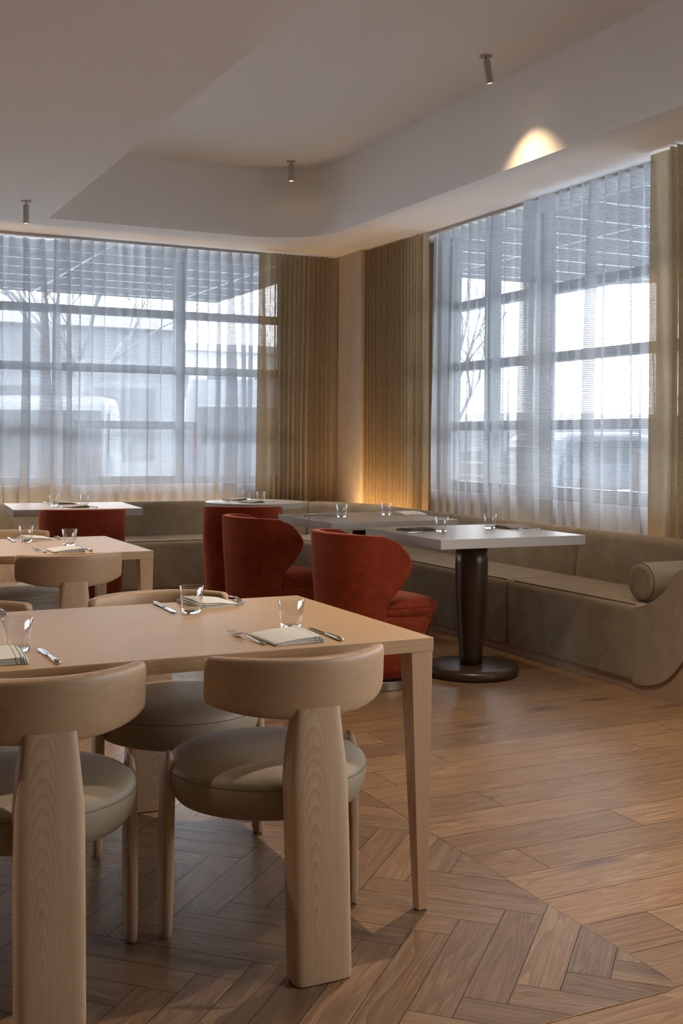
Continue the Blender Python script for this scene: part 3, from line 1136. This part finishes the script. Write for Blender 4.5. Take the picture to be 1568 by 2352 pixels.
# ------------------------------------------------------------------ rust velvet swivel chairs
def make_velvet_chair(label):
    t = thing('swivel_chair', label, 'chair', (0, 0, 0), 0, 'rust velvet swivel chairs')
    # wrap-around back shell, open towards +x
    def upt(s, sc=1.0):
        a_, b_ = .285 * sc, .268 * sc
        q = abs(s)
        L = .415     # arclength of the curved quarter
        if q <= L:
            th_ = q / L * PI / 2
            e = 2 / 2.4
            x = -.025 - a_ * abs(math.cos(th_)) ** e
            y = b_ * abs(math.sin(th_)) ** e
        else:
            x = -.025 + (q - L); y = b_ * (1 - .10 * (q - L))
        return x, math.copysign(y, s)

    def S(z):        # half-arclength of the shell at height z
        pts = [(.07, .36), (.30, .37), (.44, .375), (.49, .395), (.56, .455), (.62, .495), (.655, .505), (.69, .495), (.74, .455), (.79, .405), (.83, .35)]
        for (z0, s0), (z1, s1) in zip(pts, pts[1:]):
            if z <= z1:
                k = (z - z0) / (z1 - z0)
                return s0 + (s1 - s0) * k
        return pts[-1][1]
    rows = [.07, .12, .2, .28, .36, .42, .46, .5, .54, .58, .62, .655, .69, .72, .75, .775, .795, .808, .815]
    nu = 36
    V, Fc = [], []
    for z in rows:
        sc = .90 + .10 * min(1, max(0, (z - .07) / .5))
        sm = S(z)
        for i in range(nu + 1):
            u = -1 + 2 * i / nu
            x, y = upt(u * sm, sc)
            lean = -.015 * max(0, z - .5) / .3
            V.append((x + lean * (1 if abs(u) < .7 else .5), y, z - (0.012 * abs(u) ** 3 if z > .79 else 0)))
    for r_ in range(len(rows) - 1):
        for i in range(nu):
            p = r_ * (nu + 1) + i
            Fc.append((p, p + 1, p + nu + 2, p + nu + 1))
    o = pymesh('backrest', V, Fc, M['velvet'], t)
    so = o.modifiers.new('thick', 'SOLIDIFY'); so.thickness = .05; so.offset = 0.0
    sb = o.modifiers.new('soft', 'SUBSURF'); sb.levels = 1; sb.render_levels = 2

    def dshape(sx0, sx1, hy, z, n=40):
        out = []
        cx_ = (sx0 + sx1) / 2; hx = (sx1 - sx0) / 2
        for k in range(n):
            a = 2 * PI * k / n
            c, s = math.cos(a), math.sin(a)
            out.append((cx_ + hx * math.copysign(abs(c) ** (2 / 2.5), c), hy * math.copysign(abs(s) ** (2 / 2.5), s), z))
        return out
    rings = [dshape(-.23, .19, .225, .065), dshape(-.235, .205, .232, .12), dshape(-.24, .235, .245, .24), dshape(-.245, .27, .258, .33), dshape(-.245, .285, .262, .375), dshape(-.24, .275, .255, .39)]
    v, f = loft(rings)
    pymesh('seat_base', v, f, M['velvet'], t)
    rings = [dshape(-.22, .285, .25, .378), dshape(-.23, .302, .262, .388), dshape(-.235, .312, .268, .41), dshape(-.23, .308, .264, .435), dshape(-.22, .285, .246, .454), dshape(-.18, .23, .20, .466), dshape(-.10, .14, .12, .472)]
    v, f = loft(rings)
    c = pymesh('seat', v, f, M['velvet'], t)
    ring = dshape(-.232, .309, .265, .434)
    v, f = tube(ring + ring[:1], .004, 6)
    pymesh('piping', v, f, M['velvet'], c)
    # vertical gathers below the front of the seat
    V, Fc = [], []
    for k in range(-4, 5):
        a = k * .16
        def at(sx0, sx1, hy, z):
            cx_ = (sx0 + sx1) / 2; hx = (sx1 - sx0) / 2
            c_, s_ = math.cos(a), math.sin(a)
            return (cx_ + hx * abs(c_) ** .8, hy * math.copysign(abs(s_) ** .8, s_), z)
        vv, ff = tube([at(-.245, .286, .262, .38), at(-.24, .272, .256, .32), at(-.24, .24, .246, .24)], [.007, .006, .001], 6)
        V, Fc = merge((V, Fc), (vv, ff))
    pymesh('gather', V, Fc, M['velvet'], t)
    v, f = lathe([(0, .0), (.218, .0), (.222, .004), (.222, .044), (.218, .048), (0, .048)], 64)
    v = [(x - .02, y, z) for x, y, z in v]
    b = pymesh('swivel_base', v, f, M['brushed'], t)
    b.data.set_sharp_from_angle(angle=math.radians(40))
    v, f = lathe([(0, .046), (.19, .046), (.19, .072), (0, .072)], 40)
    v = [(x - .02, y, z) for x, y, z in v]
    pymesh('swivel_plate', v, f, M['black'], b, smooth=False)
    return t


VG = 'rust velvet swivel chairs'
vc = make_velvet_chair('rust velvet swivel chair beside the front pedestal table, its seat and steel base showing')
vc.location = (2.85, 5.40, 0)
dup(vc, (2.835, 6.73, 0), 0, 'rust velvet swivel chair in the middle, at second grey table', VG)
dup(vc, (3.06, 7.92, 0), math.radians(66), 'rust velvet swivel chair turned away at the round table', VG)
dup(vc, (1.875, 7.97, 0), math.radians(83), 'rust velvet swivel chair at left, seen from behind at back left grey table', VG)


# ------------------------------------------------------------------ pedestal tables
def pedestal(t, cx=0, cy=0, top=.742):
    v, f = lathe([(0, 0), (.235, 0), (.258, .006), (.264, .022), (.264, .034), (.256, .050), (.235, .057), (.08, .059), (0, .059)], 64)
    b = pymesh('base', [(x + cx, y + cy, z) for x, y, z in v], f, M['walnut'], t)
    v, f = lathe([(0, .057), (.060, .057), (.063, .10), (.075, .25), (.086, .40), (.0905, .53), (.0905, .62), (.087, top - .0), (0, top)], 48)
    pymesh('column', [(x + cx, y + cy, z) for x, y, z in v], f, M['walnut'], t)


def grey_table(cx, cy, wx, wy, label, rz=0.0, px=0, py=0):
    t = thing('pedestal_table', label, 'table', (cx, cy, 0), rz, 'pale grey pedestal tables')
    bm = bmesh.new(); box(bm, -wx / 2, wx / 2, -wy / 2, wy / 2, .740, .790, .0015)
    bmobj('table_top', bm, M['stone'], t)
    pedestal(t, px, py)
    return t


grey_table(3.443, 5.40, .888, .876, 'square pale grey table on dark pedestal, nearest of the grey tables', math.radians(-1.5), 0, 0)
grey_table(3.445, 6.69, .890, .876, 'square pale grey table behind the nearest pedestal table', math.radians(-1.5))
grey_table(1.935, 8.56, .905, .876, 'square pale grey table at back left behind a red chair', math.radians(-5))
rt = thing('round_table', 'round pale grey table in the curved corner of the banquette', 'table', (3.446, 8.671, 0))
v, f = lathe([(0, .745), (.395, .745), (.398, .748), (.398, .787), (.395, .79), (0, .79)], 72)
o = pymesh('table_top', v, f, M['stone'], rt); o.data.set_sharp_from_angle(angle=math.radians(30))
pedestal(rt, top=.746)


# ------------------------------------------------------------------ tableware
def make_tumbler(label):
    h = .084
    V, Fc = lathe([(0, .0), (.0270, .0), (.0288, .002), (.0298, .012), (.0382, h - .001), (.0376, h), (.0366, h - .001), (.0282, .016), (.0235, .0125), (0, .0118)], 40)
    o = pymesh('tumbler', V, Fc, [M['tumbler'], M['tumbler_base']])
    for p in o.data.polygons:
        if max(o.data.vertices[i].co.z for i in p.vertices) < .0165:
            p.material_index = 1
    return tag(o, label, 'glass', 'clear glass tumblers')


def make_napkin(label, mat, nm='napkin'):
    """cloth folded into a soft rectangular pad: one serpentine strip, 0.17 x 0.12 m"""
    Wd, L = .180, .150
    strips = []
    nq = 14
    for x0, x1b, x1t, zb, zl, zr in ((-L / 2, L / 2, L / 2 * .80, .0010, .0078, .0205), (-L / 2 + .008, L / 2 * .95, L / 2 * .93, .0045, .0060, .0155), (-L / 2 + .016, L / 2 * .90, L / 2 * .98, .0078, .0050, .0105)):
        path = [(x1b + (x0 - x1b) * j / nq, zb * (1 if zb < .004 else .45 + .55 * (1 - j / nq))) for j in range(nq + 1)]
        zf = path[-1][1]
        path.append((x0 - .0035, (zf + zl) / 2))
        path += [(x0 + (x1t - x0) * j / nq, zl + (zr - zl) * (j / nq) ** .85 + .0022 * math.sin(j / nq * PI)) for j in range(nq + 1)]
        strips.append(path)
    rows = 11
    V, UV, Fc = [], [], []
    for si, path in enumerate(strips):
        base = len(V)
        for j in range(rows):
            q = j / (rows - 1)
            yv = (q - .5) * Wd * (1 - .02 * si)
            for i, (x, z) in enumerate(path):
                k = i / len(path)
                sk = .006 * (k - .5) * (1 if si % 2 else -1)
                zz = z * (1 - .16 * abs(2 * q - 1) ** 4 * (k > .5)) + (.0012 * noise.noise(Vector((x * 30, yv * 30, k * 9 + si))) if k > .5 else 0)
                V.append((x + .004 * (q - .5) * (k > .5), yv + sk, max(.0006, zz)))
                UV.append((x, yv))
        n_ = len(path)
        for j in range(rows - 1):
            for i in range(n_ - 1):
                p = base + j * n_ + i
                Fc.append((p, p + 1, p + n_ + 1, p + n_))
    o = pymesh(nm, V, Fc, mat)
    uvl = o.data.uv_layers.new(name='cloth')
    for lp in o.data.loops:
        uvl.data[lp.index].uv = UV[lp.vertex_index]
    so = o.modifiers.new('thick', 'SOLIDIFY'); so.thickness = .0026; so.offset = 0
    sb = o.modifiers.new('soft', 'SUBSURF'); sb.levels = 1; sb.render_levels = 1
    return tag(o, label, 'napkin', 'folded cotton napkins')


def strip(prof):
    """prof: (y, halfwidth, z, halfthick) -> rounded bar along y"""
    rings = []
    for y, hw, z, ht in prof:
        rings.append([(x_, y, z + z_) for x_, z_ in section(ht, hw, 12, 2.4)])
    return loft(rings)


def make_fork(label):
    handle = [(-.102, .003, .0030, .0012), (-.100, .0065, .0032, .0020), (-.085, .0072, .0042, .0022), (-.05, .0050, .0065, .0020), (-.01, .0033, .0110, .0018), (.02, .0032, .0135, .0018), (.035, .0060, .0120, .0014), (.045, .0105, .0090, .0012), (.058, .0122, .0055, .0011), (.062, .0120, .0050, .0009)]
    parts = [strip(handle)]
    for k in range(4):
        x = (k - 1.5) * .0064
        v, f = strip([(.058, .0022, .0052, .0010), (.075, .0021, .0042, .0009), (.09, .0017, .0060, .0008), (.104, .0010, .0100, .0006)])
        parts.append(([(a + x, b, c) for a, b, c in v], f))
    v, f = merge(*parts)
    return tag(pymesh('fork', v, f, M['steel']), label, 'fork', 'steel forks')


def make_knife(label):
    t = thing('table_knife', label, 'knife', (0, 0, 0), 0, 'steel table knives')
    v, f = strip([(-.112, .003, .005, .003), (-.110, .0072, .0055, .0050), (-.09, .0078, .0055, .0050), (-.04, .0062, .0050, .0045), (-.008, .0046, .0048, .0038), (-.002, .0038, .0045, .0032)])
    pymesh('handle', v, f, M['steel'], t)
    v, f = strip([(-.004, .0036, .0045, .0028), (.004, .0060, .0040, .0016), (.012, .0088, .0036, .0011), (.07, .0096, .0032, .0009), (.098, .0085, .0030, .0008), (.110, .0040, .0030, .0006), (.112, .0015, .0030, .0005)])
    pymesh('blade', v, f, M['steel'], t)
    return t


first = {}


def put(kind, x, y, z, deg, label):
    mk = {'tumbler': make_tumbler, 'fork': make_fork, 'knife': make_knife, 'napkin': lambda l: make_napkin(l, M['napkin']), 'napkin_dark': lambda l: make_napkin(l, M['napkin_dark'])}[kind]
    if kind not in first:
        first[kind] = mk(label)
        o = first[kind]
        o.location = (x, y, z); o.rotation_euler = (0, 0, math.radians(deg))
        return o
    return dup(first[kind], (x, y, z), math.radians(deg), label)


ZT, ZG = .7502, .7902
# front oak table, right near setting
put('fork', 1.127, 2.88, ZT, 6, 'steel fork left of the folded napkin on the front table')
put('napkin', 1.228, 2.84, ZT, 2, 'folded cream napkin with dark stripes, nearest the front table corner')
put('tumbler', 1.306, 2.998, ZT, 0, 'clear tumbler behind the napkin nearest front table corner')
put('knife', 1.348, 2.86, ZT, -1, 'steel knife right of the napkin nearest front table corner')
# front oak table, right far setting
put('knife', 1.092, 3.51, ZT, 180, 'steel knife left of the tumbler at far side of front table')
put('tumbler', 1.139, 3.384, ZT, 0, 'clear tumbler in front of a napkin at far side of front table')
put('napkin', 1.245, 3.55, ZT, 184, 'folded cream napkin behind tumbler at far side of front table')
put('fork', 1.362, 3.585, ZT, 172, 'steel fork right of the far napkin on the front table')
# front oak table, left settings
put('napkin', .462, 2.86, ZT, -3, 'folded cream napkin with stripes cut by left edge on front table')
put('tumbler', .535, 2.948, ZT, 0, 'clear tumbler at left edge of the front table')
put('knife', .590, 2.845, ZT, 0, 'steel knife beside the striped napkin at left of front table')
put('fork', .605, 3.60, ZT, 175, 'steel fork at left edge of the front table, far side')
# back oak table
put('knife', 1.086, 6.18, ZT, 180, 'steel knife left of far tumbler on the back oak table')
put('tumbler', 1.138, 6.052, ZT, 0, 'clear tumbler in front of far napkin on back oak table')
put('napkin', 1.205, 6.20, ZT, 182, 'folded cream napkin at far side of the back oak table')
put('fork', 1.335, 6.22, ZT, 175, 'steel fork right of far napkin on the back oak table')
put('fork', 1.105, 5.54, ZT, 4, 'steel fork left of near napkin on the back oak table')
put('napkin', 1.222, 5.50, ZT, 2, 'folded cream napkin at near side of the back oak table')
put('tumbler', 1.297, 5.765, ZT, 0, 'clear tumbler behind near napkin on the back oak table')
put('knife', 1.333, 5.54, ZT, -2, 'steel knife right of near napkin on the back oak table')
# nearest grey table
put('napkin_dark', 3.185, 5.56, ZG, -86, 'grey taupe napkin at left end of the nearest grey table')
put('fork', 3.10, 5.665, ZG, -80, 'steel fork beside left napkin on the nearest grey table')
put('knife', 3.13, 5.40, ZG, -88, 'steel knife in front of left napkin on nearest grey table')
put('tumbler', 3.255, 5.412, ZG, 0, 'clear tumbler beside left napkin on the nearest grey table')
put('tumbler', 3.642, 5.520, ZG, 0, 'clear tumbler beside right napkin on the nearest grey table')
put('napkin_dark', 3.80, 5.52, ZG, 100, 'grey taupe napkin at banquette end of the nearest grey table')
put('fork', 3.79, 5.37, ZG, 100, 'steel fork in front of right napkin on nearest grey table')
# second grey table
put('napkin', 3.17, 6.80, ZG, -86, 'cream napkin at left end of the second grey table')
put('fork', 3.10, 6.93, ZG, -84, 'steel fork behind left napkin on the second grey table')
put('knife', 3.12, 6.66, ZG, -88, 'steel knife in front of left napkin on second grey table')
put('tumbler', 3.270, 6.695, ZG, 0, 'clear tumbler beside left napkin on the second grey table')
put('tumbler', 3.652, 6.795, ZG, 0, 'clear tumbler beside right napkin on the second grey table')
put('napkin', 3.83, 6.80, ZG, 95, 'cream napkin at banquette end of the second grey table')
put('fork', 3.80, 6.645, ZG, 100, 'steel fork in front of right napkin on second grey table')
# round table
put('tumbler', 3.48, 8.93, ZG, 0, 'clear tumbler towards back of the round table')
put('tumbler', 3.469, 8.588, ZG, 0, 'clear tumbler at front of the round table')
put('napkin_dark', 3.36, 8.52, ZG, 20, 'grey taupe napkin at front of the round table')
put('napkin_dark', 3.36, 8.88, ZG, 10, 'grey taupe napkin towards back of the round table')
put('fork', 3.225, 8.58, ZG, 20, 'steel fork left of napkins on the round table')
put('knife', 3.54, 8.66, ZG, 20, 'steel knife right of front tumbler on the round table')
# back left grey table
put('tumbler', 1.811, 8.57, ZG, 0, 'clear tumbler left of the napkins on back left grey table')
put('tumbler', 2.023, 8.498, ZG, 0, 'clear tumbler right of the napkins on back left grey table')
put('napkin_dark', 1.925, 8.33, ZG, 5, 'grey taupe napkin at front of the back left grey table')
put('napkin_dark', 1.935, 8.80, ZG, 182, 'grey taupe napkin at rear of the back left grey table')
put('knife', 1.82, 8.86, ZG, 180, 'steel knife at rear of the back left grey table')
put('fork', 1.81, 8.36, ZG, 0, 'steel fork left of front napkin on back left grey table')
put('knife', 2.045, 8.32, ZG, 0, 'steel knife right of front napkin on back left grey table')


# ------------------------------------------------------------------ outside
bm = bmesh.new(); box(bm, -60, 90, YW + .3, 120, -.35, -.15); box(bm, -60, 90, -60, YF - .3, -.35, -.15)
box(bm, XW + .35, 90, -30, YW + .3, -.35, -.15)
struct('pavement', bm, M['asphalt'])
bm = bmesh.new(); box(bm, -9, 5.3, YW + .3, 14.8, 3.16, 3.6)
struct('exterior_canopy', bm, M['canopy'])
bm = bmesh.new(); prism(bm, [(XW + .14, -6), (9.6, -6), (9.6, 9.9), (8.45, 11.15), (5.6, 11.15), (XW + .14, 10.9)], 'z', 3.16, 3.6)
struct('exterior_canopy', bm, M['canopy'])


def facade(name, label, x0, x1, y0, y1, z1, mat, rows, cols, face='y'):
    t = thing(name, label, 'building', ((x0 + x1) / 2, (y0 + y1) / 2, -.15))
    cx, cy = (x0 + x1) / 2, (y0 + y1) / 2
    bm = bmesh.new(); box(bm, x0 - cx, x1 - cx, y0 - cy, y1 - cy, 0, z1)
    bmobj('wall', bm, mat, t)
    bm = bmesh.new(); box(bm, x0 - cx - .3, x1 - cx + .3, y0 - cy - .3, y1 - cy + .3, z1, z1 + .3)
    bmobj('roof', bm, M['facade_light'], t)
    for r_ in range(rows):
        for c_ in range(cols):
            za = .9 + r_ * (z1 - .6) / rows; zb = za + (z1 - .6) / rows * .5
            if face == 'y':
                w_ = (x1 - x0) / cols; xa = x0 - cx + w_ * (c_ + .2)
                bm = bmesh.new(); box(bm, xa, xa + w_ * .6, y0 - cy - .04, y0 - cy + .1, za, zb)
            else:
                w_ = (y1 - y0) / cols; ya = y0 - cy + w_ * (c_ + .2)
                bm = bmesh.new(); box(bm, x0 - cx - .04, x0 - cx + .1, ya, ya + w_ * .6, za, zb)
            bmobj('window', bm, M['darkglass'], t)
    return t


facade('building', 'long low grey building across the street beyond left window', -14, 9.5, 30, 38, 4.4, M['facade'], 1, 9)
facade('building', 'pale building beyond the right part of left window', 11.5, 22, 46, 54, 5.2, M['facade_light'], 2, 5)
facade('building', 'distant low pale building seen through right window', 26, 50, 36, 44, 2.3, M['facade'], 1, 7)
# gabled house seen at the right window's edge
gh = thing('gabled_house', 'mauve gabled roof house seen at right edge of right window', 'building', (20.5, 16.5, -.15))
bm = bmesh.new(); box(bm, -2.6, 2.6, -2.4, 2.4, 0, 2.6)
bmobj('wall', bm, M['facade'], gh)
bm = bmesh.new(); prism(bm, [(-3.0, 2.4), (0, 5.2), (3.0, 2.4)], 'y', -2.8, 2.8)
bmobj('roof', bm, M['roof'], gh)


def van(label, loc, rz, mat, L=4.9, H=2.0):
    t = thing('parked_van', label, 'vehicle', loc, rz, 'parked vehicles outside')
    k = H / 2.0
    prof = [(-L / 2, .35), (-L / 2, .95 * k), (-L / 2 + .25, 1.75 * k), (-L / 2 + .55, 1.95 * k), (.5, 2.0 * k), (.95, 1.9 * k), (1.55, 1.2 * k), (L / 2 - .15, 1.0 * k), (L / 2, .75 * k), (L / 2, .35)]
    bm = bmesh.new(); prism(bm, prof, 'y', -.9, .9, .12, 3)
    bmobj('body', bm, mat, t, angle=35)
    for s in (-1, 1):
        bm = bmesh.new(); prism(bm, [(-L / 2 + .45, 1.15 * k), (-L / 2 + .6, 1.72 * k), (.5, 1.76 * k), (.85, 1.68 * k), (1.25, 1.15 * k)], 'y', s * .905 - .01, s * .905 + .01)
        bmobj('side_window', bm, M['darkglass'], t)
        for x in (-L / 2 + .9, L / 2 - .95):
            v, f = lathe([(0, -.11), (.28, -.11), (.33, -.08), (.33, .08), (.28, .11), (0, .11)], 24)
            pymesh('wheel', [(a + x, c + s * .82, b + .33) for a, b, c in v], f, M['black'], t)
        bm = bmesh.new(); box(bm, -L / 2 - .03, -L / 2 + .05, s * .72 - .09, s * .72 + .09, .95 * k, 1.3 * k)
        bmobj('tail_lamp', bm, M['redlamp'], t)
    bm = bmesh.new(); box(bm, -L / 2 - .01, -L / 2 + .25, -.68, .68, 1.15 * k, 1.6 * k, .04)
    bmobj('rear_window', bm, M['darkglass'], t)
    return t


van('dark grey van parked outside the left window', (3.9, 18.2, -.15), math.radians(72), M['car'], 4.9, 2.1)
van('large grey van parked beyond right part of left window', (7.6, 19.5, -.15), math.radians(66), M['car'], 5.0, 2.5)
van('grey car parked far outside the right window', (17.5, 22.0, -.15), math.radians(10), M['car'], 4.6, 1.7)


def tree(label, loc, h, seed, spread=.55):
    t = thing('bare_tree', label, 'tree', loc, 0, 'bare winter trees outside')
    rnd = random.Random(seed)
    parts = [tube([(0, 0, 0), (.03, 0, h * .25), (0, .04, h * .5)], [.16, .13, .10], 8)]
    bparts = []
    def grow(p, d, ln, r, depth):
        pts = [p]
        q = Vector(p)
        for k in range(3):
            d = (d + Vector((rnd.uniform(-.2, .2), rnd.uniform(-.2, .2), rnd.uniform(-.05, .18)))).normalized()
            q = q + d * ln / 3
            pts.append(tuple(q))
        bparts.append(tube(pts, [r, r * .85, r * .7, r * .5], 5))
        if depth:
            for k in range(3):
                nd = (d + Vector((rnd.uniform(-.9, .9), rnd.uniform(-.9, .9), rnd.uniform(-.1, .6)))).normalized()
                grow(pts[rnd.choice((2, 3))], nd, ln * .68, r * .55, depth - 1)
    for k in range(6):
        a = k * 2 * PI / 6 + rnd.uniform(-.3, .3)
        grow((0, .02, h * (.34 + .03 * k)), Vector((math.cos(a) * spread, math.sin(a) * spread, .8)).normalized(), h * .3, .055, 3)
    v, f = merge(*parts); pymesh('trunk', v, f, M['bark'], t)
    v, f = merge(*bparts); pymesh('branches', v, f, M['bark'], t)
    return t


tree('bare tree standing outside, centre of the left window', (5.2, 22.5, -.15), 6.0, 5)
tree('bare tree outside at far left of the left window', (0.6, 24.5, -.15), 6.2, 9)
tree('bare tree far outside, left part of right window', (15.0, 24.5, -.15), 5.0, 14)
tree('bare tree outside at right part of right window', (15.2, 13.2, -.15), 4.4, 21)


def slat_fence(label, x, y0, y1, gaps):
    t = thing('slatted_screen', label, 'fence', (x, (y0 + y1) / 2, -.15), 0, 'slatted screens outside right window')
    L = y1 - y0
    z = .12
    while z < 1.28:
        bm = bmesh.new(); box(bm, -.02, .02, -L / 2, L / 2, z, z + .125, .004)
        bmobj('slat', bm, M['fence'], t)
        z += .155
    for s in (-1, 1):
        bm = bmesh.new(); box(bm, -.04, .04, s * L / 2 - .045, s * L / 2 + .045, 0, 1.38, .004)
        bmobj('post', bm, M['fence'], t)
    return t


slat_fence('grey slatted screen outside, left part of the right window', 7.6, 10.4, 12.4, 0)
slat_fence('grey slatted screen outside, right part of the right window', 8.2, 7.7, 9.6, 0)
